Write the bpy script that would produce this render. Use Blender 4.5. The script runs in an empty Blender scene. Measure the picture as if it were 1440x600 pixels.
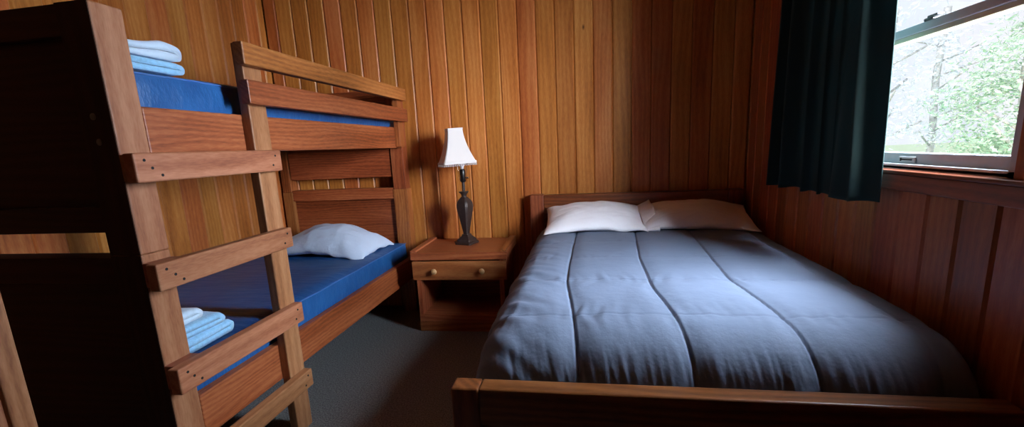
import bpy, bmesh, math, random
import numpy as np
from mathutils import Vector, Matrix, noise

random.seed(7)
col = bpy.context.scene.collection
scn = bpy.context.scene
PI = math.pi


def srgb(r, g, b):
    def f(c):
        c /= 255.0
        return c / 12.92 if c <= 0.04045 else ((c + 0.055) / 1.055) ** 2.4
    return (f(r), f(g), f(b), 1.0)


# ------------------------------------------------------------------ materials
class NT:
    def __init__(self, name):
        self.m = bpy.data.materials.new(name)
        self.m.use_nodes = True
        self.t = self.m.node_tree
        self.t.nodes.clear()
        self.out = self.n('ShaderNodeOutputMaterial')

    def n(self, typ, **kw):
        nd = self.t.nodes.new(typ)
        for k, v in kw.items():
            setattr(nd, k, v)
        return nd

    def l(self, a, b):
        self.t.links.new(a, b)

    def math(self, op, a, b=None, c=None):
        nd = self.n('ShaderNodeMath', operation=op)
        for i, v in enumerate((a, b, c)):
            if v is None:
                continue
            if isinstance(v, (int, float)):
                nd.inputs[i].default_value = v
            else:
                self.l(v, nd.inputs[i])
        return nd.outputs[0]

    def ramp(self, fac, stops):
        nd = self.n('ShaderNodeValToRGB')
        cr = nd.color_ramp
        while len(cr.elements) < len(stops):
            cr.elements.new(0.5)
        for e, (p, c) in zip(cr.elements, stops):
            e.position = p
            e.color = c
        self.l(fac, nd.inputs[0])
        return nd.outputs[0]

    def mix(self, fac, a, b, blend='MIX'):
        nd = self.n('ShaderNodeMix', data_type='RGBA', blend_type=blend)
        for sock, v in ((nd.inputs[0], fac), (nd.inputs[6], a), (nd.inputs[7], b)):
            if isinstance(v, (int, float)):
                sock.default_value = v
            elif isinstance(v, tuple):
                sock.default_value = v
            else:
                self.l(v, sock)
        return nd.outputs[2]

    def noise(self, vec, scale, detail=2, rough=0.5):
        nd = self.n('ShaderNodeTexNoise')
        nd.inputs['Scale'].default_value = scale
        nd.inputs['Detail'].default_value = detail
        nd.inputs['Roughness'].default_value = rough
        if vec is not None:
            self.l(vec, nd.inputs['Vector'])
        return nd.outputs[0]

    def principled(self, color, rough=0.5, spec=0.5, metal=0.0, bump=None, bstr=0.2, bdist=0.002, sheen=0.0, subs=0.0):
        p = self.n('ShaderNodeBsdfPrincipled')
        if isinstance(color, tuple):
            p.inputs['Base Color'].default_value = color
        else:
            self.l(color, p.inputs['Base Color'])
        if isinstance(rough, (int, float)):
            p.inputs['Roughness'].default_value = rough
        else:
            self.l(rough, p.inputs['Roughness'])
        p.inputs['Specular IOR Level'].default_value = spec
        p.inputs['Metallic'].default_value = metal
        if sheen:
            p.inputs['Sheen Weight'].default_value = sheen
        if bump is not None:
            b = self.n('ShaderNodeBump')
            b.inputs['Strength'].default_value = bstr
            b.inputs['Distance'].default_value = bdist
            self.l(bump, b.inputs['Height'])
            self.l(b.outputs[0], p.inputs['Normal'])
        return p.outputs[0]

    def done(self, sh):
        self.l(sh, self.out.inputs[0])
        return self.m


def wood(name, dark, mid, light, axis, rough=0.45, spec=0.4, knots=0.5, board=False, var=0.35, band=9.0, hue2=None, grain=0.2):
    """Sawn softwood: growth-ring figure running along AXIS, fine fibres, knots, tone that differs from board to board."""
    k = NT(name)
    tc = k.n('ShaderNodeTexCoord')
    sep = k.n('ShaderNodeSeparateXYZ')
    k.l(tc.outputs['Object'], sep.inputs[0])
    ax = 'XYZ'.index(axis)
    o = [i for i in range(3) if i != ax]
    across = k.math('ADD', sep.outputs[o[0]], sep.outputs[o[1]])
    third = k.math('SUBTRACT', sep.outputs[o[0]], sep.outputs[o[1]])
    along = sep.outputs[ax]
    if board:
        at = k.n('ShaderNodeAttribute', attribute_name='board')
        rnd = at.outputs['Fac']
    else:
        oi = k.n('ShaderNodeObjectInfo')
        rnd = oi.outputs['Random']
    off = k.math('MULTIPLY', rnd, 37.0)
    # coordinates
    cmb = k.n('ShaderNodeCombineXYZ')
    k.l(k.math('ADD', across, off), cmb.inputs[0])
    k.l(k.math('ADD', k.math('MULTIPLY', third, 0.5), off), cmb.inputs[1])
    k.l(k.math('ADD', k.math('MULTIPLY', along, 0.16), off), cmb.inputs[2])
    v = cmb.outputs[0]
    wv = k.n('ShaderNodeTexWave', wave_type='BANDS', bands_direction='X', wave_profile='SIN')
    wv.inputs['Scale'].default_value = band
    wv.inputs['Distortion'].default_value = 14.0
    wv.inputs['Detail'].default_value = 1.5
    wv.inputs['Detail Scale'].default_value = 0.6
    wv.inputs['Detail Roughness'].default_value = 0.45
    k.l(v, wv.inputs['Vector'])
    fib = k.noise(v, 160.0, 2, 0.6)
    broad = k.noise(v, 7.0, 2, 0.5)
    f = k.math('ADD', k.math('MULTIPLY', wv.outputs[1], grain),
               k.math('ADD', k.math('MULTIPLY', fib, 0.40), k.math('MULTIPLY', broad, 0.76 - grain)))
    c = k.ramp(f, [(0.30, dark), (0.55, mid), (0.80, light)])
    # tone of each board
    wn = k.n('ShaderNodeTexWhiteNoise', noise_dimensions='1D')
    k.l(off, wn.inputs['W'])
    val = k.math('ADD', k.math('MULTIPLY', wn.outputs[0], var), 1.0 - var * 0.55)
    hs = k.n('ShaderNodeHueSaturation')
    k.l(c, hs.inputs['Color'])
    k.l(val, hs.inputs['Value'])
    wn2 = k.n('ShaderNodeTexWhiteNoise', noise_dimensions='1D')
    k.l(k.math('ADD', off, 3.3), wn2.inputs['W'])
    k.l(k.math('ADD', k.math('MULTIPLY', wn2.outputs[0], 0.02), 0.49), hs.inputs['Hue'])
    c = hs.outputs[0]
    if hue2 is not None:                       # older, darker varnish patches
        b2 = k.noise(tc.outputs['Object'], 1.3, 3, 0.6)
        c = k.mix(k.math('MULTIPLY', b2, 0.7), c, hue2, 'MULTIPLY')
    if knots > 0:
        cm2 = k.n('ShaderNodeCombineXYZ')
        k.l(k.math('ADD', k.math('MULTIPLY', across, 1.0), off), cm2.inputs[0])
        k.l(k.math('ADD', k.math('MULTIPLY', third, 0.02), off), cm2.inputs[1])
        k.l(k.math('ADD', k.math('MULTIPLY', along, 0.5), off), cm2.inputs[2])
        vo = k.n('ShaderNodeTexVoronoi', feature='F1')
        vo.inputs['Scale'].default_value = 5.0
        k.l(cm2.outputs[0], vo.inputs['Vector'])
        sel = k.n('ShaderNodeSeparateColor')
        k.l(vo.outputs['Color'], sel.inputs[0])
        on = k.math('GREATER_THAN', sel.outputs[0], 1.0 - knots * 0.5)
        rad = k.math('MULTIPLY', k.math('ADD', sel.outputs[1], 0.35), 0.045)
        mr = k.n('ShaderNodeMapRange')
        mr.inputs[1].default_value = 0.35
        mr.inputs[2].default_value = 1.0
        mr.inputs[3].default_value = 1.0
        mr.inputs[4].default_value = 0.0
        k.l(k.math('DIVIDE', vo.outputs['Distance'], rad), mr.inputs[0])
        kf = k.math('MULTIPLY', k.math('MULTIPLY', mr.outputs[0], on), 0.85)
        c = k.mix(kf, c, (dark[0] * 0.18, dark[1] * 0.15, dark[2] * 0.15, 1))
    h = k.math('ADD', k.math('MULTIPLY', fib, 0.6), k.math('MULTIPLY', wv.outputs[1], 0.3))
    rg = k.math('ADD', k.math('MULTIPLY', broad, 0.2), rough - 0.1)
    return k.done(k.principled(c, rg, spec, bump=h, bstr=0.25, bdist=0.0015))


M = {}
M['wall_z'] = wood('knotty pine panelling', srgb(140, 74, 32), srgb(182, 105, 48), srgb(205, 134, 72), 'Z', 0.40, 0.35, 0.5, board=True, var=0.22, grain=0.12)
M['wall_shade'] = wood('pine panelling with painted shade', srgb(112, 52, 26), srgb(150, 78, 42), srgb(176, 104, 62), 'Z', 0.40, 0.35, 0.4, board=True, var=0.26, grain=0.12)  # same panelling as the other walls, its shade put into the colour
M['ceil'] = wood('ceiling pine', srgb(120, 70, 26), srgb(160, 100, 46), srgb(185, 128, 66), 'Y', 0.45, 0.3, 0.4, board=True, var=0.3)
RD, RM, RL = srgb(88, 42, 18), srgb(146, 78, 38), srgb(178, 108, 62)
for a in 'XYZ':
    M['rail_' + a] = wood('red brown stained pine ' + a, RD, RM, RL, a, 0.45, 0.4, 0.35, var=0.3, grain=0.14, band=14)
TD, TM, TL = srgb(114, 62, 40), srgb(158, 98, 66), srgb(184, 126, 92)
for a in 'YZ':
    M['tan_' + a] = wood('worn tan pine ' + a, TD, TM, TL, a, 0.5, 0.35, 0.5, var=0.22, band=7, grain=0.12)
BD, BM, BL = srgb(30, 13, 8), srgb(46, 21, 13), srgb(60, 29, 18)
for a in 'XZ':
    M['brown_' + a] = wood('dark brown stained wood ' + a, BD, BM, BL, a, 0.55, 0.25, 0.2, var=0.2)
HD, HM, HL = srgb(76, 36, 18), srgb(122, 64, 34), srgb(150, 88, 52)
for a in 'XYZ':
    M['bed_' + a] = wood('bed frame wood ' + a, HD, HM, HL, a, 0.36, 0.45, 0.3, var=0.2)
ND, NM, NL = srgb(112, 52, 26), srgb(158, 82, 46), srgb(184, 112, 70)
for a in 'XYZ':
    M['night_' + a] = wood('nightstand wood ' + a, ND, NM, NL, a, 0.38, 0.45, 0.25, var=0.2)
M['trim_Y'] = wood('window trim wood', srgb(84, 38, 20), srgb(120, 58, 32), srgb(142, 76, 46), 'Y', 0.35, 0.45, 0.25, var=0.15)
M['trim_Z'] = wood('jamb wood', TD, TM, TL, 'Z', 0.45, 0.4, 0.3, var=0.15)


def plain(name, color, rough, spec=0.5, metal=0.0, nscale=None, namp=0.15, bscale=None, bstr=0.2, bdist=0.002, sheen=0.0):
    k = NT(name)
    tc = k.n('ShaderNodeTexCoord')
    c = color
    if nscale:
        nz = k.noise(tc.outputs['Object'], nscale, 3, 0.6)
        d = tuple(x * (1 - namp) for x in color[:3]) + (1,)
        l = tuple(min(1, x * (1 + namp)) for x in color[:3]) + (1,)
        c = k.ramp(nz, [(0.3, d), (0.7, l)])
    bp = k.noise(tc.outputs['Object'], bscale, 2, 0.5) if bscale else None
    return k.done(k.principled(c, rough, spec, metal, bp, bstr, bdist, sheen))


def fabric(name, color, rough=0.85, weave=900.0, wr=14.0, wstr=0.12, sheen=0.2, dark=0.12):
    """Woven cloth: fine weave plus soft creasing."""
    k = NT(name)
    tc = k.n('ShaderNodeTexCoord')
    nz = k.noise(tc.outputs['Object'], 3.0, 3, 0.6)
    d = tuple(x * (1 - dark) for x in color[:3]) + (1,)
    l = tuple(min(1, x * (1 + dark)) for x in color[:3]) + (1,)
    c = k.ramp(nz, [(0.3, d), (0.7, l)])
    w = k.noise(tc.outputs['Object'], weave, 1, 0.5)
    cr = k.noise(tc.outputs['Object'], wr, 4, 0.55)
    h = k.math('ADD', k.math('MULTIPLY', cr, 1.0), k.math('MULTIPLY', w, 0.05))
    return k.done(k.principled(c, rough, 0.25, 0, h, wstr, 0.02, sheen))


M['comforter'] = fabric('grey blue cotton', srgb(116, 126, 146), 0.8, 1200, 22, 0.2, 0.0, 0.05)
M['stitch'] = plain('grey stitching', srgb(70, 76, 90), 0.8)
M['pillow'] = fabric('white pillowcase', srgb(242, 238, 242), 0.85, 1400, 11, 0.22, 0.1, 0.03)
M['pillow_b'] = fabric('pale blue white pillowcase', srgb(206, 220, 242), 0.85, 1400, 16, 0.5, 0.1, 0.04)
M['towel'] = plain('light blue terry towel', srgb(150, 200, 235), 0.95, 0.1, 0, 60, 0.12, 700, 0.5, 0.003, 0.4)
M['towel_w'] = plain('white blue terry towel', srgb(205, 225, 242), 0.95, 0.1, 0, 60, 0.08, 700, 0.5, 0.003, 0.4)
M['towel_s'] = plain('pale sheet cloth', srgb(196, 212, 228), 0.9, 0.1, 0, 10, 0.05, 40, 0.15, 0.004, 0.3)
k = NT('blue vinyl mattress cover')
tc = k.n('ShaderNodeTexCoord')
nz = k.noise(tc.outputs['Object'], 5.0, 3, 0.6)
c = k.ramp(nz, [(0.3, srgb(26, 74, 128)), (0.7, srgb(38, 94, 152))])
mp = k.n('ShaderNodeMapping')
mp.inputs['Scale'].default_value = (3.0, 14.0, 8.0)
k.l(tc.outputs['Object'], mp.inputs[0])
cr = k.noise(mp.outputs[0], 1.6, 4, 0.6)
M['vinyl'] = k.done(k.principled(c, 0.42, 0.4, 0, cr, 0.35, 0.02))
M['piping'] = plain('blue piping', srgb(70, 110, 170), 0.5)
M['carpet'] = plain('grey brown loop carpet', srgb(134, 132, 130), 0.95, 0.05, 0, 130, 0.55, 260, 0.9, 0.006)
M['bronze'] = plain('dark bronze', srgb(62, 48, 44), 0.5, 0.5, 0.3, 40, 0.25, 90, 0.2, 0.001)
M['black'] = plain('black plastic', srgb(18, 17, 18), 0.3)
M['chrome'] = plain('polished socket metal', srgb(170, 165, 160), 0.2, 0.5, 1.0)
M['zinc'] = plain('dull zinc', srgb(120, 118, 115), 0.4, 0.5, 0.9)
M['alu'] = plain('grey aluminium', srgb(196, 198, 206), 0.4, 0.5, 0.1, 30, 0.04)
M['alu_y'] = plain('pale vinyl strip', srgb(222, 216, 190), 0.5)
M['label'] = plain('pale grey vent plate', srgb(190, 192, 196), 0.5)
M['dark'] = plain('dark slot', srgb(12, 11, 11), 0.8)
M['knob'] = plain('light turned wood', srgb(200, 150, 100), 0.4, 0.5, 0, 40, 0.12)
k = NT('ivory lamp shade')
d1 = k.principled(srgb(240, 234, 232), 0.9, 0.1)
tr = k.n('ShaderNodeBsdfTranslucent')
tr.inputs[0].default_value = srgb(238, 228, 220)
mx = k.n('ShaderNodeMixShader')
mx.inputs[0].default_value = 0.25
k.l(d1, mx.inputs[1]); k.l(tr.outputs[0], mx.inputs[2])
M['shade'] = k.done(mx.outputs[0])
k = NT('dark green curtain cloth')
tc = k.n('ShaderNodeTexCoord')
w = k.noise(tc.outputs['Object'], 700.0, 1)
d1 = k.principled(srgb(30, 44, 42), 0.85, 0.15, 0, w, 0.2, 0.001)
tr = k.n('ShaderNodeBsdfTranslucent')
tr.inputs[0].default_value = srgb(40, 96, 100)
mx = k.n('ShaderNodeMixShader')
mx.inputs[0].default_value = 0.08
k.l(d1, mx.inputs[1]); k.l(tr.outputs[0], mx.inputs[2])
M['curtain'] = k.done(mx.outputs[0])
k = NT('window glass')
tp = k.n('ShaderNodeBsdfTransparent')
tp.inputs[0].default_value = (0.93, 0.95, 0.97, 1)
gl = k.n('ShaderNodeBsdfGlossy')
gl.inputs['Roughness'].default_value = 0.02
mx = k.n('ShaderNodeMixShader')
mx.inputs[0].default_value = 0.05
k.l(tp.outputs[0], mx.inputs[1]); k.l(gl.outputs[0], mx.inputs[2])
M['glass'] = k.done(mx.outputs[0])


def leaf_mat(name, a, b):
    k = NT(name)
    gi = k.n('ShaderNodeNewGeometry')
    c = k.ramp(gi.outputs['Random Per Island'], [(0.0, a), (1.0, b)])
    d = k.n('ShaderNodeBsdfDiffuse'); k.l(c, d.inputs[0])
    t = k.n('ShaderNodeBsdfTranslucent'); k.l(c, t.inputs[0])
    m = k.n('ShaderNodeMixShader'); m.inputs[0].default_value = 0.4
    k.l(d.outputs[0], m.inputs[1]); k.l(t.outputs[0], m.inputs[2])
    return k.done(m.outputs[0])


M['leaf_a'] = leaf_mat('sunlit leaves', srgb(150, 190, 160), srgb(226, 240, 226))
M['leaf_b'] = leaf_mat('hazy leaves', srgb(222, 232, 240), srgb(252, 252, 254))  # haze put into the leaf colour as near white
M['bark'] = plain('bark with painted haze', srgb(190, 190, 190), 0.9, 0.2, 0, 12, 0.3)  # bark lightened, distant haze put into its colour
M['ground'] = plain('pale grass', srgb(190, 205, 175), 0.95, 0.1, 0, 3, 0.2)


# ------------------------------------------------------------------ mesh builders
def rot_to(d):
    return Vector((0, 0, 1)).rotation_difference(Vector(d).normalized()).to_matrix()


class MB:
    def __init__(self):
        self.bm = bmesh.new()

    def box(self, x0, x1, y0, y1, z0, z1, bev=0.004, seg=2, mat=None):
        r = bmesh.ops.create_cube(self.bm, size=1.0)
        vs = r['verts']
        for v in vs:
            v.co = Vector(((x0 + x1) / 2 + v.co.x * (x1 - x0), (y0 + y1) / 2 + v.co.y * (y1 - y0), (z0 + z1) / 2 + v.co.z * (z1 - z0)))
            if mat is not None:
                v.co = mat @ v.co
        if bev > 0:
            es = list({e for v in vs for e in v.link_edges})
            bmesh.ops.bevel(self.bm, geom=es, offset=bev, segments=seg, profile=0.5, affect='EDGES')
        return self

    def cyl(self, p0, p1, r0, r1=None, n=16, cap=True):
        r1 = r0 if r1 is None else r1
        p0, p1 = Vector(p0), Vector(p1)
        Rm = rot_to(p1 - p0)
        a, b = [], []
        for i in range(n):
            t = 2 * PI * i / n
            q = Vector((math.cos(t), math.sin(t), 0))
            a.append(self.bm.verts.new(p0 + Rm @ (q * r0)))
            b.append(self.bm.verts.new(p1 + Rm @ (q * r1)))
        for i in range(n):
            j = (i + 1) % n
            self.bm.faces.new((a[i], a[j], b[j], b[i]))
        if cap:
            self.bm.faces.new(a[::-1]); self.bm.faces.new(b)
        return self

    def loft(self, rings, close=True, cap0=True, cap1=True):
        vr = [[self.bm.verts.new(p) for p in ring] for ring in rings]
        n = len(vr[0])
        for a, b in zip(vr[:-1], vr[1:]):
            for i in range(n if close else n - 1):
                j = (i + 1) % n
                self.bm.faces.new((a[i], a[j], b[j], b[i]))
        if cap0:
            self.bm.faces.new(vr[0][::-1])
        if cap1:
            self.bm.faces.new(vr[-1])
        return self

    def lathe(self, prof, c=(0, 0, 0), n=24, axis=None):
        Rm = rot_to(axis) if axis else Matrix.Identity(3)
        rings = [[Vector(c) + Rm @ Vector((r * math.cos(2 * PI * i / n), r * math.sin(2 * PI * i / n), z)) for i in range(n)] for r, z in prof]
        return self.loft(rings)

    def ball(self, c, r, u=12, v=8, sc=(1, 1, 1)):
        m = Matrix.Translation(c) @ Matrix.Diagonal((r * sc[0], r * sc[1], r * sc[2], 1))
        bmesh.ops.create_uvsphere(self.bm, u_segments=u, v_segments=v, radius=1.0, matrix=m)
        return self

    def tube(self, pts, r, n=8):
        pts = [Vector(p) for p in pts]
        rings = []
        for i, p in enumerate(pts):
            d = (pts[min(i + 1, len(pts) - 1)] - pts[max(i - 1, 0)])
            Rm = rot_to(d)
            rings.append([p + Rm @ Vector((r * math.cos(2 * PI * k / n), r * math.sin(2 * PI * k / n), 0)) for k in range(n)])
        return self.loft(rings)

    def build(self, name, mat, parent=None, smooth=None, local=False):
        if parent is not None and not local:
            bmesh.ops.translate(self.bm, verts=self.bm.verts[:], vec=-Vector(parent['_base']))
        bmesh.ops.recalc_face_normals(self.bm, faces=self.bm.faces[:])
        me = bpy.data.meshes.new(name)
        self.bm.to_mesh(me); self.bm.free()
        return link(name, me, mat, parent, smooth)


def link(name, me, mat, parent=None, smooth=None):
    o = bpy.data.objects.new(name, me)
    col.objects.link(o)
    me.materials.append(mat)
    if parent is not None:
        o.parent = parent
        if '_base' in parent.keys():
            o['_base'] = parent['_base']
    if smooth:
        for p in me.polygons:
            p.use_smooth = True
        if smooth != 'all':
            try:
                me.set_sharp_from_angle(angle=math.radians(smooth))
            except Exception:
                pass
    return o


def grid_mesh(name, P, mat, parent=None, closed_u=False, smooth='all', base=None):
    """P: array (nu, nv, 3) of points -> one quad mesh."""
    P = np.asarray(P, float)
    if base is not None:
        P = P - np.array(base)
    nu, nv = P.shape[:2]
    idx = np.arange(nu * nv).reshape(nu, nv)
    if closed_u:
        idx = np.vstack([idx, idx[:1]])
    f = np.stack([idx[:-1, :-1], idx[1:, :-1], idx[1:, 1:], idx[:-1, 1:]], -1).reshape(-1, 4)
    me = bpy.data.meshes.new(name)
    me.from_pydata(P.reshape(-1, 3).tolist(), [], f.tolist())
    me.update()
    return link(name, me, mat, parent, smooth)


def tag(o, label, cat, group=None):
    o['label'] = label
    o['category'] = cat
    if group:
        o['group'] = group
    return o


def thing(name, label, cat, loc=(0, 0, 0), group=None, rz=0.0):
    o = bpy.data.objects.new(name, None)
    o.empty_display_size = 0.1
    col.objects.link(o)
    o.location = loc
    o.rotation_euler = (0, 0, rz)
    o['_base'] = tuple(loc)
    return tag(o, label, cat, group)


def struct(o):
    o['kind'] = 'structure'
    return o


# ------------------------------------------------------------------ room shell
XR, XL, YB, YF, ZC = 1.081, -2.451, 0.0, -5.2, 2.62
BW = 0.133


def panel_wall(name, wall, a0, a1, phase, z0, z1, mat, hole=None):
    """Tongue-and-groove boards as one mesh with V grooves.  a: coordinate along the wall; wall: function (a, depth, z) -> point; depth > 0 goes behind the face."""
    verts, faces, bid = [], [], []
    c, dp = 0.0095, 0.009
    edges = []
    g = phase - math.ceil((phase - a0) / BW) * BW
    while g < a1:
        edges.append((max(g, a0), min(g + BW, a1)))
        g += BW
    rs = random.Random(name)
    for (s, e) in edges:
        if e - s < 0.004:
            continue
        r = rs.random()
        cc = min(c, (e - s) * 0.4)
        prof = [(s, dp), (s + cc, 0.0), (e - cc, 0.0), (e, dp)]
        spans = [(z0, z1)]
        if hole and s < hole[1] and e > hole[0]:
            spans = [(z0, hole[2]), (hole[3], z1)]
            cut = [(s, e)]
            # boards partly beside the opening keep the strip outside it
            if s < hole[0]:
                cut = [(s, hole[0])]
            if e > hole[1]:
                cut = [(hole[1], e)]
            if cut != [(s, e)]:
                q = [(cut[0][0], 0.0), (cut[0][1], 0.0)]
                b = len(verts)
                for (a, d) in q:
                    verts.append(wall(a, d, hole[2])); verts.append(wall(a, d, hole[3]))
                faces.append((b, b + 2, b + 3, b + 1)); bid.append(r)
        for (za, zb) in spans:
            b = len(verts)
            for (a, d) in prof:
                verts.append(wall(a, d, za)); verts.append(wall(a, d, zb))
            for i in range(3):
                faces.append((b + 2 * i, b + 2 * i + 2, b + 2 * i + 3, b + 2 * i + 1)); bid.append(r)
    me = bpy.data.meshes.new(name)
    me.from_pydata(verts, [], faces)
    at = me.attributes.new('board', 'FLOAT', 'FACE')
    at.data.foreach_set('value', bid)
    me.update()
    return struct(link(name, me, mat))


HOLE_ = (-2.052, -0.95, 1.118, 2.12)
panel_wall('wall_back', lambda a, d, z: (a, d, z), XL, XR, -2.3529, 0, ZC, M['wall_z'])
panel_wall('wall_left', lambda a, d, z: (XL - d, a, z), YF, 0, -0.078, 0, ZC, M['wall_z'])
HOLE = (-2.052, -0.95, 1.118, 2.12)
panel_wall('wall_right', lambda a, d, z: (XR + d, a, z), YF, 0, -0.034, 0, ZC, M['wall_shade'], HOLE)
panel_wall('wall_front', lambda a, d, z: (a, YF - d, z), XL, XR, 0, 0, ZC, M['wall_z'])
panel_wall('ceiling', lambda a, d, z: (a, YF + (z / ZC) * (YB - YF), ZC + d), XL, XR, 0, 0, ZC, M['ceil'])
b = MB(); b.box(XL - 0.02, XR + 0.02, YF, YB + 0.02, -0.05, 0.0, 0)
struct(b.build('floor', M['carpet']))

for nm, q in (('wall_light_stop_back', (XL - 0.3, XR + 0.3, 0.02, 0.12, -0.05, ZC + 0.2)), ('wall_light_stop_left', (XL - 0.12, XL - 0.02, YF - 0.1, 0.1, -0.05, ZC + 0.2)),
              ('wall_light_stop_front', (XL - 0.3, XR + 0.3, YF - 0.12, YF - 0.02, -0.05, ZC + 0.2)), ('ceiling_light_stop', (XL - 0.3, XR + 0.3, YF - 0.1, 0.1, ZC + 0.02, ZC + 0.1))):
    b = MB(); b.box(*q, 0); struct(b.build(nm, M['ceil']))  # unseen slabs added behind the boards to stop light leaks
b = MB()
for q in ((YF, HOLE_[0], -0.05, ZC + 0.1), (HOLE_[1], 0.05, -0.05, ZC + 0.1), (HOLE_[0], HOLE_[1], -0.05, HOLE_[2]), (HOLE_[0], HOLE_[1], HOLE_[3], ZC + 0.1)):
    b.box(XR + 0.01, XR + 0.12, *q, 0)
struct(b.build('wall_light_stop_right', M['ceil']))  # added around the window opening, also against light leaks

# partition end beside the bunk, covered by a jamb board
b = MB(); b.box(XL, -1.475, -2.70, -2.565, 0, ZC, 0)
struct(b.build('wall_partition', M['trim_Z']))
b = MB(); b.box(-1.475, -1.45, -2.612, -2.563, 0, ZC, 0.003)
struct(b.build('trim_1', M['trim_Z']))
b = MB(); b.box(-1.475, -1.452, -2.70, -2.618, 0, ZC, 0.003)
struct(b.build('trim_2', M['trim_Z']))

# ------------------------------------------------------------------ window in the right wall
wy0, wy1, wz0, wz1 = HOLE
win = bpy.data.objects.new('window_1', None)
col.objects.link(win); win.location = (XR, (wy0 + wy1) / 2, wz0); win['_base'] = tuple(win.location); struct(win)
xo = XR + 0.13
b = MB()                                          # fixed frame lining the opening
b.box(XR + 0.012, xo, wy0, wy0 + 0.035, wz0, wz1, 0.002)
b.box(XR + 0.012, xo, wy1 - 0.035, wy1, wz0, wz1, 0.002)
b.box(XR + 0.012, xo, wy0, wy1, wz1 - 0.035, wz1, 0.002)
b.box(XR + 0.012, xo, wy0, wy1, wz0, wz0 + 0.014, 0.002)
b.box(XR + 0.012, XR + 0.03, wy0, wy1, wz0 + 0.002, wz0 + 0.02, 0.002)
struct(b.build('window_frame', M['alu'], win))
sx0, sx1 = XR + 0.035, XR + 0.065
b = MB()                                          # lower sash
b.box(sx0, sx1, wy0 + 0.03, wy1 - 0.03, wz0 + 0.012, 1.176, 0.004)
b.box(sx0, sx1, wy0 + 0.03, wy0 + 0.062, 1.17, 1.58, 0.003)
b.box(sx0, sx1, wy1 - 0.062, wy1 - 0.03, 1.17, 1.58, 0.003)
b.box(sx0, sx1, wy0 + 0.03, wy1 - 0.03, 1.578, 1.608, 0.003)
lo = struct(b.build('lower_sash', M['alu'], win))
b = MB(); b.box(sx0 + 0.004, sx1 + 0.02, wy0 + 0.035, wy1 - 0.035, 1.562, 1.578, 0.002)
struct(b.build('sash_seal', M['alu_y'], lo))
b = MB(); b.box(sx0 + 0.012, sx0 + 0.016, wy0 + 0.05, wy1 - 0.05, 1.17, 1.585, 0)
struct(b.build('pane', M['glass'], lo))
b = MB()
b.box(sx0 - 0.004, sx0 + 0.02, -1.625, -1.585, 1.606, 1.616, 0.003)
b.box(sx0 - 0.01, sx0 + 0.012, -1.655, -1.61, 1.612, 1.62, 0.003)
struct(b.build('sash_lock', M['black'], lo))
b = MB(); b.box(sx0 - 0.006, sx0 + 0.002, -1.63, -1.545, 1.140, 1.163, 0.003)
vp = struct(b.build('vent_plate', M['label'], lo))
b = MB()
b.box(sx0 - 0.0075, sx0 - 0.005, -1.617, -1.558, 1.150, 1.155, 0.001)
b.box(sx0 - 0.0075, sx0 - 0.005, -1.562, -1.555, 1.147, 1.158, 0.001)
struct(b.build('slot', M['dark'], vp))
b = MB()                                          # upper sash, one track further out
b.box(sx1 + 0.008, sx1 + 0.03, wy0 + 0.03, wy1 - 0.03, 1.58, 1.61, 0.003)
b.box(sx1 + 0.008, sx1 + 0.03, wy0 + 0.03, wy0 + 0.06, 1.58, wz1 - 0.02, 0.003)
b.box(sx1 + 0.008, sx1 + 0.03, wy1 - 0.06, wy1 - 0.03, 1.58, wz1 - 0.02, 0.003)
b.box(sx1 + 0.008, sx1 + 0.03, wy0 + 0.03, wy1 - 0.03, wz1 - 0.05, wz1 - 0.02, 0.003)
us = struct(b.build('upper_sash', M['alu'], win))
b = MB(); b.box(sx1 + 0.016, sx1 + 0.02, wy0 + 0.05, wy1 - 0.05, 1.6, wz1 - 0.04, 0)
struct(b.build('pane', M['glass'], us))

b = MB(); b.box(XR - 0.022, XR + 0.001, wy0 - 0.19, wy1 + 0.10, 1.05, 1.106, 0.004)
struct(b.build('trim_3', M['trim_Y']))            # apron board below the window
b = MB(); b.box(XR - 0.03, XR + 0.02, wy0 - 0.19, wy1 + 0.10, 1.106, 1.1195, 0.004)
struct(b.build('trim_4', M['trim_Y']))            # stool
b = MB(); b.box(XR - 0.02, XR + 0.013, wy0 - 0.15, wy0 - 0.05, 1.1195, wz1 + 0.09, 0.004)
struct(b.build('trim_5', M['trim_Z']))
b = MB(); b.box(XR - 0.02, XR + 0.013, wy1 - 0.004, wy1 + 0.09, 1.1195, wz1 + 0.09, 0.004)
struct(b.build('trim_6', M['trim_Z']))
b = MB(); b.box(XR - 0.02, XR + 0.013, wy0 - 0.05, wy1, wz1 - 0.004, wz1 + 0.09, 0.004)
struct(b.build('trim_7', M['trim_Y']))

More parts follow.
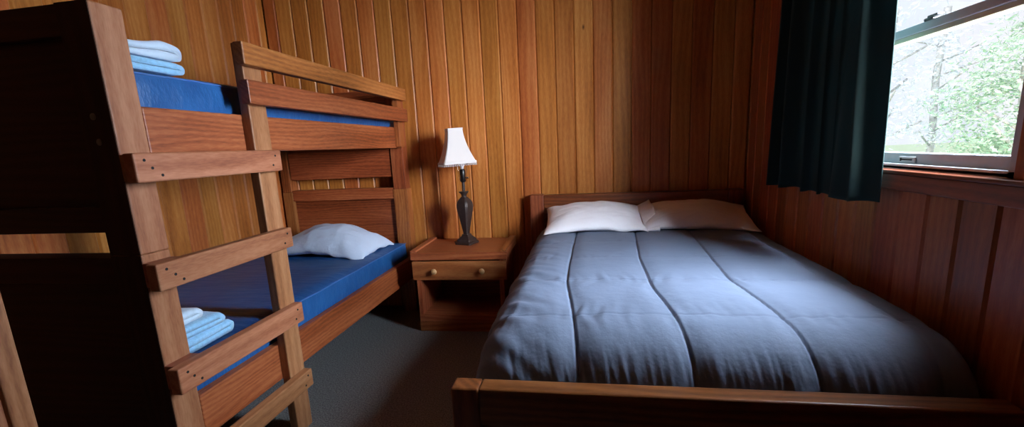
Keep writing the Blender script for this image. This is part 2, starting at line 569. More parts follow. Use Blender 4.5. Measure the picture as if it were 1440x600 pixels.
# ------------------------------------------------------------------ curtain
rod = thing('curtain_rod', 'slim dark rod above the window that carries the green curtain', 'curtain rod', (XR - 0.09, -1.5, 2.27))
b = MB(); b.cyl((XR - 0.09, -0.62, 2.27), (XR - 0.09, -2.4, 2.27), 0.009, n=12); b.ball((XR - 0.09, -0.61, 2.27), 0.018); b.ball((XR - 0.09, -2.41, 2.27), 0.018)
b.build('rod', M['black'], rod, 40)
for yy in (-0.72, -2.32):
    b = MB(); b.box(XR - 0.1, XR - 0.004, yy - 0.008, yy + 0.008, 2.255, 2.275, 0.002); b.box(XR - 0.012, XR, yy - 0.02, yy + 0.02, 2.22, 2.31, 0.002)
    b.build('bracket', M['black'], rod)
nu, nv = 260, 60
cu = np.zeros((nu, nv, 3))
for i in range(nu):
    u = i / (nu - 1)
    for j in range(nv):
        t = j / (nv - 1)                           # 0 top .. 1 hem
        y = -0.75 - 0.800 * u - 0.055 * u * t + 0.045 * (1 - u) * t
        ph = 2 * PI * (6.3 * u + 0.22 * math.sin(3.1 * u * PI) + 0.05 * math.sin(4 * t))
        amp = (0.026 + 0.012 * t) * (0.7 + 0.45 * math.sin(5.3 * u + 1.0))
        x = XR - 0.088 + amp * math.sin(ph) + 0.35 * amp * math.sin(2 * ph + 1 + t)
        y += 0.012 * math.cos(ph) * (0.5 + t)
        x -= 0.042 * math.exp(-((u - 0.80) / 0.042) ** 2) * t ** 2.6     # a full fold near the free edge
        if u > 0.84:                               # free edge hangs a little nearer the wall
            x += 0.026 * ((u - 0.84) / 0.16) ** 1.2
        x += 0.055 * math.exp(-(u / 0.06) ** 2)    # far edge tucked back to the wall
        x = min(x, XR - 0.028)
        z = 2.285 - (2.285 - 1.0) * t + 0.004 * math.sin(ph + 1) * t
        cu[i, j] = (x, y, z)
cur = grid_mesh('curtain', cu, M['curtain'], base=(XR - 0.09, -1.18, 1.0))
cur.location = (XR - 0.09, -1.18, 1.0)
sm = cur.modifiers.new('thick', 'SOLIDIFY'); sm.thickness = 0.0025
tag(cur, 'dark green pleated curtain hanging over the far half of the window', 'curtain')

# ------------------------------------------------------------------ bunk bed
XB = -1.375
XBL = -2.430
bunk = thing('bunk_bed', 'tall brown wooden bunk bed with guard rail and ladder along the wall', 'bunk bed', ((XB + XBL) / 2, -1.14, 0))
PX = 0.112
ZJ = 0.985
ZT = 1.722
for side, (x0, x1) in (('r', (XB - PX, XB)), ('l', (XBL, XBL + 0.085))):
    for end, (y0, y1) in (('near', (-2.257, -2.157)), ('head', (-0.115, -0.02))):
        near_right = side == 'r'
        m_lo = M['tan_Z'] if (near_right and end == 'near') else M['rail_Z']
        m_up = M['tan_Z'] if (near_right and end == 'near') else M['rail_Z']
        b = MB(); b.box(x0, x1, y0, y1, 0.0, ZJ, 0.005)
        b.build('lower_post', m_lo, bunk)
        b = MB(); b.box(x0 + (0.006 if end == 'head' else 0), x1 - (0.006 if end == 'head' else 0), y0, y1, ZJ, ZT, 0.005)
        p = b.build('upper_post', m_up, bunk)
        if near_right and end == 'near':
            for (bx, bz) in ((-1.437, 1.407), (-1.434, 1.333)):
                b = MB(); b.lathe([(0.0105, -0.001), (0.0105, 0.003), (0.006, 0.006), (0.001, 0.0065)], (bx, -2.257, bz), 14, (0, -1, 0))
                b.build('bolt', M['zinc'], p, 40)
# the two ends: dark outside face at the foot, brown panels at the head
xi0, xi1 = XBL + 0.085, XB - PX
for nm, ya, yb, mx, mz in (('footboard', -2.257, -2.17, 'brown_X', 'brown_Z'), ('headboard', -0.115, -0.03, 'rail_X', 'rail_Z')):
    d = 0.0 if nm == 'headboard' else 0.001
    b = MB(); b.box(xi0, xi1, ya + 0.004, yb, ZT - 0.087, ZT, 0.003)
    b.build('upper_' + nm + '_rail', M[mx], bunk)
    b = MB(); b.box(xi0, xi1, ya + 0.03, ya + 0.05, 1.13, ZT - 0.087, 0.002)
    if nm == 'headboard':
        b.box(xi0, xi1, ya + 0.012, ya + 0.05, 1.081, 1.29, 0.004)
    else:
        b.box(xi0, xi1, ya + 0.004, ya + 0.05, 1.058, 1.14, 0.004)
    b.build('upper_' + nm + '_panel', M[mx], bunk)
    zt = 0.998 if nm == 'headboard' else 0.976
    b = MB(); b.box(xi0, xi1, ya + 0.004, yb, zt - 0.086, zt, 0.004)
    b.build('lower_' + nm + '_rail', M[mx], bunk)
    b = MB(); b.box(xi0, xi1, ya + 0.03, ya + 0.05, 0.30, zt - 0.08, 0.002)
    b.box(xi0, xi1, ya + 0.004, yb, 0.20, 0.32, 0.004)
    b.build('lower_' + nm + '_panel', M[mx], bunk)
# dark facing of the near end posts (their outer faces take the footboard's dark brown)
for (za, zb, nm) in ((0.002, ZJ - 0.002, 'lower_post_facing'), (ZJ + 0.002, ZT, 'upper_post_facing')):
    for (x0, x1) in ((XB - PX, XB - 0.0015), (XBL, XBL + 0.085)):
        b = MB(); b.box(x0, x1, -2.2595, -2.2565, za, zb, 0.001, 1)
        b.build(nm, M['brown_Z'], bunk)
# rails
for (za, zb, lv) in ((1.294, 1.440, 'upper'), (0.284, 0.447, 'lower')):
    for (x0, x1) in ((XB - 0.040, XB), (XBL, XBL + 0.04)):
        b = MB(); b.box(x0, x1, -2.157, -0.115, za, zb, 0.005)
        b.build(lv + '_side_rail', M['rail_Y'], bunk)
    b = MB(); b.box(XBL + 0.04, XB - 0.04, -2.15, -0.125, zb - 0.06, zb - 0.035, 0.002)
    b.build(lv + '_bed_base', M['rail_Y'], bunk)
# guard rail boards on the ladder upright and a short post by the wall
b = MB(); b.box(XB, XB + 0.04, -1.735, -1.631, 0.0, 1.712, 0.004)
b.build('ladder_upright', M['tan_Z'], bunk)
b = MB(); b.box(XB, XB + 0.04, -0.245, -0.165, 1.30, 1.69, 0.004)
b.build('guard_post', M['rail_Z'], bunk)
for (za, zb, mm) in ((1.622, 1.706, 'rail_Y'), (1.476, 1.567, 'rail_Y')):
    b = MB(); b.box(XB + 0.04, XB + 0.08, -1.772, -0.165, za, zb, 0.004)
    b.build('guard_board', M[mm], bunk)
# rungs
rs = random.Random(4)
for (za, zb) in ((1.209, 1.296), (0.876, 0.962), (0.528, 0.617), (0.208, 0.290)):
    b = MB(); b.box(XB + 0.04, XB + 0.08, -2.288, -1.636, za, zb, 0.005)
    rg = b.build('rung', M['tan_Y'], bunk)
    b = MB(); b.box(XB, XB + 0.04, -2.262, -2.160, za + 0.004, zb - 0.003, 0.003)
    b.build('spacer_block', M['tan_Y'], rg)
    zc = (za + zb) / 2
    for (yy, dz) in ((-2.255, 0.022), (-2.232, -0.002), (-2.205, -0.025), (-1.672, 0.02), (-1.69, -0.018)):
        b = MB(); b.lathe([(0.0045, -0.001), (0.0045, 0.0012), (0.002, 0.0006)], (XB + 0.08, yy + rs.uniform(-.004, .004), zc + dz), 10, (1, 0, 0))
        b.build('screw_head', M['dark'], rg)


# ------------------------------------------------------------------ bunk mattresses
def mattress(name, label, x0, x1, y0, y1, z0, z1, mat, puff=0.012):
    t = thing(name, label, 'mattress', ((x0 + x1) / 2, (y0 + y1) / 2, z0), 'blue bunk mattresses')
    b = MB(); b.box(x0, x1, y0, y1, z0, z1, 0.0)
    bmesh.ops.subdivide_edges(b.bm, edges=b.bm.edges[:], cuts=30, use_grid_fill=True)
    for v in b.bm.verts:
        c = v.co
        fx = min(c.x - x0, x1 - c.x); fy = min(c.y - y0, y1 - c.y); fz = (c.z - z0) / (z1 - z0)
        if c.z > z1 - 1e-4:
            e = min(1, fx / 0.06) * min(1, fy / 0.06)
            c.z += puff * e * (0.6 + 0.8 * noise.noise(Vector((c.x * 3, c.y * 2, z0 * 7)))) - 0.006 * (1 - e) * (0.5 + noise.noise(Vector((c.x * 9, c.y * 9, 1.0))))
        else:
            s = math.sin(PI * min(1, max(0, fz)))
            amp = 0.008 * s * (0.7 + 0.8 * noise.noise(Vector((c.x * 4, c.y * 5, c.z * 9))))
            if c.x > x1 - 1e-4: c.x += amp
            if c.x < x0 + 1e-4: c.x -= amp
    es = [e for e in b.bm.edges if len(e.link_faces) == 2 and e.calc_face_angle(0) > 1.0]
    bmesh.ops.bevel(b.bm, geom=es, offset=0.012, segments=3, profile=0.5, affect='EDGES')
    b.build('cover', mat, t, 'all')
    pts = []
    n = 60
    for (xa, ya, xb, yb) in ((x0, y0, x1, y0), (x1, y0, x1, y1), (x1, y1, x0, y1), (x0, y1, x0, y0)):
        for i in range(n):
            f = i / n
            xx, yy = xa + (xb - xa) * f, ya + (yb - ya) * f
            pts.append((xx + (0.002 if xx > (x0 + x1) / 2 else -0.002), yy, z1 - 0.008 + 0.003 * noise.noise(Vector((xx * 5, yy * 5, 0)))))
    b = MB(); b.tube(pts + pts[:1], 0.0035, 6)
    b.build('piping', M['piping'], t, 'all')
    return t


mattress('bunk_mattress', 'blue vinyl mattress up on the top bunk behind the guard rail', XBL + 0.045, XB - 0.045, -2.148, -0.13, 1.407, 1.558, M['vinyl'])
mattress('bunk_mattress', 'blue vinyl mattress on the bottom bunk under a white pillow', XBL + 0.045, XB - 0.045, -2.148, -0.13, 0.414, 0.568, M['vinyl'])


# ------------------------------------------------------------------ pillows
def pillow(name, label, cat, w, d, h, mat, loc, rot, group=None, seed=0, flange=0.0, wr=0.012, sag=0.0, bend=0.0, top_shift=0.0):
    """Pillow in a case: two bulged sheets joined along a pinched seam.  w along local x, d along local y, h thickness."""
    n = 70
    rings = []
    t = np.linspace(-1, 1, n)
    U, V = np.meshgrid(np.sign(t) * np.abs(t) ** 0.85, np.sign(t) * np.abs(t) ** 0.85, indexing='ij')
    sheets = []
    for s in (1, -1):
        X = U * (1 - 0.055 * (1 - V ** 2)) * w / 2
        Y = V * (1 - 0.075 * (1 - U ** 2)) * d / 2
        H = np.clip((1 - np.abs(U) ** 2.6), 0, 1) ** 0.62 * np.clip((1 - np.abs(V) ** 2.4), 0, 1) ** 0.66
        Z = s * H * h / 2
        if s < 0:
            Z *= 0.75
        for i in range(n):
            for j in range(n):
                p = Vector((X[i, j] * 1.0, Y[i, j] * 1.0, seed * 3.7 + s))
                q = noise.noise(p * 7.0) * 0.6 + noise.noise(p * 16.0) * 0.3
                r = abs(noise.noise(Vector((p.x * 5 + p.y * 3, p.y * 14 - p.x * 4, seed))))      # drawn creases
                e = min(1.0, 3 * (1 - max(abs(U[i, j]), abs(V[i, j]))))
                Z[i, j] += s * wr * (q - 0.9 * (0.25 - r if r < 0.25 else 0)) * e
                Z[i, j] += wr * 1.2 * noise.noise(Vector((X[i, j] * 9, Y[i, j] * 9, seed + 5))) * (1 - e)
        Z = Z - sag * (U ** 2) - bend * (V ** 2)
        sheets.append(np.stack([X, Y, Z], -1))
    me = bpy.data.meshes.new(name)
    Pn = np.concatenate([sheets[0].reshape(-1, 3), sheets[1].reshape(-1, 3)])
    idx = np.arange(n * n).reshape(n, n)
    f1 = np.stack([idx[:-1, :-1], idx[1:, :-1], idx[1:, 1:], idx[:-1, 1:]], -1).reshape(-1, 4)
    f2 = f1[:, ::-1] + n * n
    me.from_pydata(Pn.tolist(), [], np.concatenate([f1, f2]).tolist())
    bm = bmesh.new(); bm.from_mesh(me)
    bmesh.ops.remove_doubles(bm, verts=bm.verts[:], dist=0.0008)
    bm.to_mesh(me); bm.free()
    o = link(name, me, mat, None, 'all')
    o.location = loc; o.rotation_euler = rot
    o['_base'] = (0, 0, 0)
    tag(o, label, cat, group)
    if flange:
        # open end of the case: a loose flared sleeve beyond the filled part
        m2, n2 = 40, 12
        F = np.zeros((2 * m2, n2, 3))
        for a in range(2 * m2):
            s = 1 if a < m2 else -1
            vv = -1 + 2 * ((a % m2) / (m2 - 1)); vv = vv if s > 0 else -vv
            for c in range(n2):
                q = c / (n2 - 1)
                xx = w / 2 * 0.93 + q * flange
                open_ = 0.012 + 0.03 * q
                yy = vv * (d / 2) * (0.93 + 0.06 * q)
                zz = s * open_ * (1 - vv ** 2) ** 0.6 + 0.02 * q * math.sin(vv * 5 + seed) + 0.05 * q * max(0, vv) + 0.008 * noise.noise(Vector((yy * 18, xx * 9, seed + s)))
                F[a, c] = (xx, yy, zz - sag * 0.9)
        fl = grid_mesh('case_hem', F, mat, o, closed_u=True)
        fl.modifiers.new('t', 'SOLIDIFY').thickness = 0.002
    return o


PG = None
pillow('pillow', 'white pillow with a loose open case end at the wide bed head, beside the nightstand', 'pillow', 0.66, 0.47, 0.155, M['pillow'],
       (0.03, -0.335, 0.775), (math.radians(13), 0, math.radians(2)), PG, 1, 0.09, 0.012, 0.022, 0.0)
pillow('pillow', 'closed white pillow at the wide bed head on the window side', 'pillow', 0.68, 0.47, 0.150, M['pillow'],
       (0.69, -0.32, 0.772), (math.radians(12), math.radians(1), math.radians(-4)), PG, 2, 0.0, 0.009, 0.02, 0.0)
pillow('pillow', 'rumpled bluish white pillow lying on the bottom bunk mattress', 'pillow', 0.74, 0.52, 0.22, M['pillow_b'],
       (-1.845, -0.42, 0.662), (math.radians(1), math.radians(2), math.radians(-4)), None, 3, 0.0, 0.019, 0.055, 0.035)


# ------------------------------------------------------------------ folded towels
def folded(name, label, cat, loc, L, Wd, th, layers, mat, rz=0.0, seed=0, slope=0.0, hump=0.0, group=None):
    """Cloth folded back and forth: a serpentine sheet whose folds show at +y and -y, extruded along x."""
    pts = []
    r = th / 2
    z = r
    for k in range(layers):
        ya, yb = (-L / 2 + r, L / 2 - r) if k % 2 == 0 else (L / 2 - r, -L / 2 + r)
        for i in range(13):
            f = i / 12
            pts.append((ya + (yb - ya) * f, z))
        if k < layers - 1:
            s = 1 if k % 2 == 0 else -1
            for i in range(1, 8):
                a = -PI / 2 + PI * i / 8
                pts.append((yb + s * math.cos(a) * r * 1.05, z + r + math.sin(a) * r))
        z += 2 * r
    m = 24
    top = np.zeros((2 * len(pts), m, 3))
    P = np.array(pts)
    d = np.gradient(P, axis=0); d /= np.linalg.norm(d, axis=1)[:, None] + 1e-9
    nrm = np.stack([-d[:, 1], d[:, 0]], 1)
    hw = th * 0.47
    out = np.concatenate([P + nrm * hw, (P - nrm * hw)[::-1]])
    for j in range(m):
        u = -1 + 2 * j / (m - 1)
        edge = max(0, abs(u) - 0.9) / 0.1
        for i, (yy, zz) in enumerate(out):
            x = u * Wd / 2
            cz = zz
            nz = noise.noise(Vector((x * 6, yy * 6, seed * 2.1)))
            zz2 = max(0.0, cz * (1 + 0.10 * nz) * (1 - 0.15 * edge ** 2)) + slope * yy * (cz / (layers * th)) + hump * math.exp(-((yy - L * 0.22) / 0.05) ** 2) * cz / (layers * th)
            top[i, j] = (x + 0.006 * noise.noise(Vector((yy * 8, zz * 30, seed))), yy + 0.006 * nz, zz2)
    o = grid_mesh(name, top, mat, closed_u=True)
    bm = bmesh.new(); bm.from_mesh(o.data)
    es = [e for e in bm.edges if e.is_boundary]
    bmesh.ops.holes_fill(bm, edges=es, sides=0)
    bmesh.ops.recalc_face_normals(bm, faces=bm.faces[:])
    bm.to_mesh(o.data); bm.free()
    for p in o.data.polygons: p.use_smooth = True
    o.location = loc; o.rotation_euler = (0, 0, rz)
    return tag(o, label, cat, group)


zt = 0.574
folded('folded_towel', 'light blue folded towel lowest of the pile on the bottom bunk', 'towel', (-1.60, -2.008, zt), 0.25, 0.30, 0.027, 2, M['towel'], 0.05, 1)
folded('folded_towel', 'light blue folded towel in the middle of the pile on the bottom bunk', 'towel', (-1.60, -2.025, zt + 0.055), 0.22, 0.29, 0.022, 2, M['towel'], -0.02, 2)
folded('folded_towel', 'pale folded washcloth topmost of the pile on the bottom bunk', 'towel', (-1.60, -2.06, zt + 0.1), 0.15, 0.24, 0.022, 2, M['towel_w'], 0.04, 3)
zt = 1.566
folded('folded_sheet', 'pale blue folded sheet lowest of the pile on the top bunk', 'bed linen', (-1.58, -2.03, zt), 0.22, 0.30, 0.022, 2, M['towel'], 0.0, 4)
folded('folded_blanket', 'pale grey folded blanket with a raised fold topmost of the pile on the top bunk', 'bed linen', (-1.58, -2.03, zt + 0.046), 0.21, 0.30, 0.024, 2, M['towel_s'], 0.02, 5, 0.06, 0.012)

# ------------------------------------------------------------------ nightstand
NSX, NSY = -0.893, -0.268
ns = thing('nightstand', 'small wooden nightstand with one drawer and an open shelf', 'nightstand', (NSX, NSY, 0), rz=math.radians(1.5))
ns['_base'] = (0, 0, 0)


def nsb(*boxes, bev=0.004):
    b = MB()
    for q in boxes:
        b.box(*q, bev)
    return b


w2, d2 = 0.338, 0.252
nsb((-w2, w2, -d2, d2 - 0.012, 0.523, 0.577)).build('top', M['night_X'], ns)
nsb((-w2, -w2 + 0.045, -d2, d2 - 0.012, 0.5775, 0.592)).build('top_edge_strip', M['night_Y'], ns)
nsb((w2 - 0.045, w2, -d2, d2 - 0.012, 0.5775, 0.592)).build('top_edge_strip', M['night_Y'], ns)
nsb((-w2 + 0.028, -w2 + 0.06, -d2 + 0.012, d2 - 0.02, 0.07, 0.523)).build('side_panel', M['night_Z'], ns)
nsb((w2 - 0.06, w2 - 0.028, -d2 + 0.012, d2 - 0.02, 0.07, 0.523)).build('side_panel', M['night_Z'], ns)
nsb((-w2 + 0.06, w2 - 0.06, d2 - 0.04, d2 - 0.022, 0.07, 0.523)).build('back_panel', M['bed_X'], ns)
nsb((-w2 + 0.028, w2 - 0.028, -d2 + 0.01, d2 - 0.02, 0.075, 0.128)).build('shelf', M['night_X'], ns)
nsb((-w2 + 0.024, w2 - 0.024, -d2 + 0.014, d2 - 0.02, 0.0, 0.074)).build('plinth', M['night_X'], ns)
dr = nsb((-w2 + 0.006, w2 - 0.006, -d2 + 0.002, -d2 + 0.026, 0.382, 0.514), (-w2 + 0.07, w2 - 0.07, -d2 + 0.026, d2 - 0.06, 0.40, 0.50)).build('drawer', M['night_X'], ns)
for kx in (-0.169, 0.166):
    b = MB(); b.lathe([(0.009, -0.002), (0.008, 0.012), (0.017, 0.018), (0.0205, 0.026), (0.018, 0.033), (0.009, 0.037), (0.001, 0.038)], (kx, -d2 + 0.002, 0.449), 20, (0, -1, 0))
    b.build('knob', M['knob'], dr, 50)

# ------------------------------------------------------------------ table lamp
LX, LY, LZ = -0.895, -0.225, 0.5775
lamp = thing('table_lamp', 'bronze urn table lamp with white fringed bell shade on the nightstand', 'lamp', (LX, LY, LZ))
lamp['_base'] = (0, 0, 0)


def sq_ring(hw, z, rot, n=9, ch=0.16):
    """Square ring with cut corners, side half-width hw."""
    c = hw * (1 - ch)
    base = [(hw, -c), (hw, c), (c, hw), (-c, hw), (-hw, c), (-hw, -c), (-c, -hw), (c, -hw)]
    ca, sa = math.cos(rot), math.sin(rot)
    return [Vector((x * ca - y * sa, x * sa + y * ca, z)) for x, y in base]


RB = math.radians(-18)
prof = [(0.066, 0.0), (0.066, 0.012), (0.060, 0.018), (0.054, 0.022), (0.052, 0.034), (0.046, 0.040), (0.034, 0.052), (0.028, 0.060), (0.026, 0.066), (0.0255, 0.072)]
MB().loft([sq_ring(h, z, RB, ch=0.10) for h, z in prof]).build('base', M['bronze'], lamp, 30)
prof = [(0.019, 0.070), (0.020, 0.085), (0.024, 0.110), (0.032, 0.160), (0.040, 0.205), (0.047, 0.245), (0.050, 0.272), (0.0485, 0.295), (0.043, 0.312), (0.033, 0.328), (0.024, 0.338), (0.020, 0.345)]
MB().loft([sq_ring(h, z, RB, ch=0.3) for h, z in prof]).build('body', M['bronze'], lamp, 30)
MB().lathe([(0.019, 0.343), (0.018, 0.352), (0.022, 0.365), (0.032, 0.376), (0.036, 0.380), (0.036, 0.384), (0.014, 0.388)], n=28).build('neck_cup', M['bronze'], lamp, 40)
MB().cyl((0, 0, 0.385), (0, 0, 0.452), 0.011, n=16).build('stem', M['bronze'], lamp, 40)
sk = MB().lathe([(0.013, 0.450), (0.019, 0.458), (0.019, 0.500), (0.021, 0.502), (0.021, 0.535), (0.016, 0.545), (0.002, 0.546)], n=20).build('socket', M['black'], lamp, 40)
MB().cyl((0.018, -0.006, 0.483), (0.042, -0.014, 0.483), 0.005, n=10).ball((0.043, -0.0145, 0.483), 0.008, sc=(0.7, 1, 1)).build('switch_knob', M['chrome'], sk, 50)
b = MB()
b.tube([(0.022 * 0.9, 0, 0.455), (0.028, 0, 0.50), (0.040, 0, 0.62), (0.034, 0, 0.74), (0.02, 0, 0.80), (0, 0, 0.806), (-0.02, 0, 0.80), (-0.034, 0, 0.74), (-0.040, 0, 0.62), (-0.028, 0, 0.50), (-0.02, 0, 0.455)], 0.002, 6)
b.build('harp', M['chrome'], lamp, 'all')
b = MB(); b.lathe([(0.010, 0.546), (0.013, 0.56), (0.028, 0.60), (0.030, 0.622), (0.024, 0.645), (0.010, 0.656), (0.001, 0.658)], n=20)
b.build('bulb', M['pillow'], lamp, 'all')
RS = math.radians(-29)
sp = []
for i in range(13):
    t = i / 12
    hw = 0.116 - (0.116 - 0.053) * (1 - (1 - t) ** 1.75)
    sp.append((hw, 0.582 + t * 0.236))
RS2 = math.radians(29)
sh = MB().loft([sq_ring(h, z, RS2, ch=0.07) for h, z in sp], True, False, False).build('lamp_shade', M['shade'], lamp, 25)
sh.location = (-0.016, 0, 0.010); sh.rotation_euler = (0, math.radians(-2.0), 0)
sh.modifiers.new('t', 'SOLIDIFY').thickness = 0.0018
for h, z0, z1 in ((0.1175, 0.574, 0.590), (0.0545, 0.812, 0.822)):
    b = MB()
    b.loft([sq_ring(h, z0, RS2, ch=0.07), sq_ring(h, z1, RS2, ch=0.07), sq_ring(h - 0.003, z1, RS2, ch=0.07), sq_ring(h - 0.003, z0, RS2, ch=0.07), sq_ring(h, z0, RS2, ch=0.07)], True, False, False)
    b.build('trim_band', M['shade'], sh)
b = MB()
ring = sq_ring(0.117, 0.572, RS2, ch=0.07)
for a, c in zip(ring, ring[1:] + ring[:1]):
    L = (c - a).length
    nb = max(1, int(L / 0.0125))
    for i in range(nb):
        p = a.lerp(c, (i + 0.5) / nb)
        b.cyl(p + Vector((0, 0, 0.004)), p - Vector((0, 0, 0.006)), 0.0012, n=5)
        b.ball(p - Vector((0, 0, 0.009)), 0.0042, 7, 5)
fr = b.build('bead_fringe', M['shade'], sh, 'all')
b = MB(); b.tube([(-0.055, 0.02, 0.006), (-0.085, 0.0, 0.006), (-0.105, 0.03, 0.005), (-0.10, 0.10, 0.005), (-0.08, 0.19, 0.006), (-0.075, 0.216, 0.0), (-0.073, 0.218, -0.12), (-0.07, 0.216, -0.35)], 0.0035, 8)
cd = b.build('cord', M['black'], lamp, 'all')

# ------------------------------------------------------------------ wide bed
BX0, BX1 = -0.418, 1.048
bed = thing('double_bed', 'wide wooden bed frame with plain headboard and low footboard under the window', 'bed', ((BX0 + BX1) / 2, -1.13, 0))
for (x0, x1) in ((BX0 - 0.012, BX0 + 0.088), (BX1 - 0.10, BX1)):
    b = MB(); b.box(x0, x1, -0.105, -0.015, 0, 0.906, 0.006); b.build('headboard_post', M['bed_Z'], bed)
    xa, xc = (BX0, BX0 + 0.085) if x0 < 0 else (BX1 - 0.085, BX1 + 0.015)
    b = MB(); b.box(xa, xc, -2.230, -2.160, 0, 0.562 if x0 < 0 else 0.44, 0.007, 3); b.build('footboard_post', M['bed_Z'], bed)
b = MB(); b.box(BX0 + 0.088, BX1 - 0.10, -0.10, -0.03, 0.811, 0.903, 0.006); b.build('headboard_rail', M['bed_X'], bed)
b = MB(); b.box(BX0 + 0.088, BX1 - 0.10, -0.07, -0.045, 0.30, 0.811, 0.002); b.build('headboard_panel', M['bed_X'], bed)
b = MB(); b.box(BX0 + 0.085, BX1 + 0.014, -2.226, -2.160, 0.440, 0.561, 0.007, 3); b.build('footboard_rail', M['bed_X'], bed)
b = MB(); b.box(BX0 + 0.085, BX1 - 0.085, -2.205, -2.185, 0.12, 0.44, 0.002); b.build('footboard_panel', M['bed_X'], bed)
for (x0, x1) in ((BX0 + 0.005, BX0 + 0.04), (BX1 - 0.04, BX1 - 0.005)):
    b = MB(); b.box(x0, x1, -2.16, -0.105, 0.18, 0.36, 0.004); b.build('side_rail', M['bed_Y'], bed)
b = MB(); b.box(BX0 + 0.04, BX1 - 0.04, -2.15, -0.11, 0.27, 0.30, 0.002); b.build('slat_base', M['bed_X'], bed)

mt = MB(); mt.box(-0.335, 1.01, -2.085, -0.115, 0.302, 0.63, 0.06, 4)
mo = mt.build('bed_mattress', M['pillow'], None, 'all')
tag(mo, 'thick white mattress on the wide bed, covered by the grey blue comforter', 'mattress')

# comforter: cross-section (x, z) over the mattress, and a run (y, drop) that folds down inside the footboard
cs = np.array([(-0.388, 0.33), (-0.386, 0.42), (-0.380, 0.50), (-0.366, 0.575), (-0.335, 0.640), (-0.285, 0.678), (-0.22, 0.690), (-0.05, 0.694), (0.2, 0.697), (0.5, 0.697), (0.8, 0.694), (0.95, 0.688), (1.005, 0.674), (1.035, 0.638), (1.045, 0.57), (1.047, 0.45)])
cl = np.array([(-0.20, 0.0), (-0.5, 0.0), (-1.0, 0.0), (-1.6, 0.0), (-1.85, -0.002), (-1.95, -0.008), (-2.02, -0.024), (-2.075, -0.058), (-2.110, -0.11), (-2.128, -0.18), (-2.136, -0.26), (-2.138, -0.34)])


def resample(P, n):
    # smooth (Catmull-Rom) then even spacing
    out = []
    for i in range(len(P) - 1):
        p0, p1, p2, p3 = P[max(i - 1, 0)], P[i], P[i + 1], P[min(i + 2, len(P) - 1)]
        for t in np.linspace(0, 1, 40, endpoint=False):
            out.append(0.5 * ((2 * p1) + (-p0 + p2) * t + (2 * p0 - 5 * p1 + 4 * p2 - p3) * t * t + (-p0 + 3 * p1 - 3 * p2 + p3) * t ** 3))
    out.append(P[-1]); out = np.array(out)
    s = np.concatenate([[0], np.cumsum(np.linalg.norm(np.diff(out, axis=0), axis=1))])
    q = np.linspace(0, s[-1], n)
    return np.stack([np.interp(q, s, out[:, 0]), np.interp(q, s, out[:, 1])], 1), q


NU, NV = 400, 440
cu_, su = resample(cs, NU)
cl_, sv = resample(cl, NV)
G = np.zeros((NU, NV, 3))
G[:, :, 0] = cu_[:, 0][:, None]
G[:, :, 1] = cl_[:, 0][None, :]
G[:, :, 2] = cu_[:, 1][:, None] + cl_[:, 1][None, :]
low = G[:, :, 2] < 0.30
G[:, :, 2] = np.where(low, 0.30 - 0.1 * (0.30 - G[:, :, 2]), G[:, :, 2])
# normals
du = np.gradient(G, axis=0); dv = np.gradient(G, axis=1)
N = np.cross(dv, du); N /= np.linalg.norm(N, axis=2)[:, :, None] + 1e-9
if N[NU // 2, NV // 2, 2] < 0:
    N = -N
# arc coordinate across, zero at x = 0 on top
i0 = int(np.argmin(np.abs(cu_[:, 0]) + 10 * (cu_[:, 1] < 0.65)))
A = (su - su[i0])[:, None] + np.zeros((1, NV))
i1 = 0
Bv = (cl_[0, 0] - sv)[None, :] + np.zeros((NU, 1))           # arc "y"
seams = [[(-0.2, -0.084), (-0.47, -0.086), (-1.22, -0.102), (-1.58, -0.099), (-1.95, -0.06), (-2.18, -0.041), (-2.5, -0.036)],
         [(-0.2, 0.286), (-0.5, 0.282), (-1.156, 0.24), (-1.63, 0.237), (-1.873, 0.265), (-2.03, 0.281), (-2.15, 0.30), (-2.5, 0.33)],
         [(-0.2, 0.62), (-0.72, 0.598), (-1.52, 0.555), (-1.86, 0.591), (-2.07, 0.622), (-2.2, 0.65), (-2.5, 0.685)],
         [(-0.2, 0.95), (-1.5, 0.90), (-1.9, 0.93), (-2.5, 0.97)]]
D = np.zeros((NU, NV))
puff = np.ones((NU, NV))
groove = np.zeros((NU, NV))
for sidx, sm_ in enumerate(seams):
    yy = np.array([p[0] for p in sm_])[::-1]; xx = np.array([p[1] for p in sm_])[::-1]
    yq = Bv[0]
    xs = np.interp(yq, yy, xx)
    ker = np.ones(31) / 31
    xs = np.convolve(np.pad(xs, 15, mode='edge'), ker, 'valid')
    xs = xs + np.array([0.004 * noise.noise(Vector((y * 3, sidx * 5.0, 0))) for y in yq])
    dx = A - xs[None, :]
    wgt = 1.0 if sidx < 3 else 0.4
    puff *= 1 - wgt * np.exp(-(dx / 0.04) ** 2)
    groove += wgt * np.exp(-(dx / 0.0042) ** 2)
cross = [-0.79, -1.17, -1.55, -1.935]
cw = [0.5, 0.6, 1.0, 1.0]
pk = np.zeros((NU, NV))
for y0, w in zip(cross, cw):
    wob = np.array([0.008 * noise.noise(Vector((a * 4, y0 * 3, 2))) for a in A[:, 0]])[:, None]
    dy = Bv - y0 - wob
    puff *= 1 - 0.55 * w * np.exp(-(dy / 0.05) ** 2)
    groove += 0.32 * w * np.exp(-(dy / 0.005) ** 2)
    pk += w * np.exp(-(np.abs(dy) / 0.07) ** 1.3)
wr = np.zeros((NU, NV)); fo = np.zeros((NU, NV)); sw = np.zeros((NU, NV)); lf = np.zeros((NU, NV))
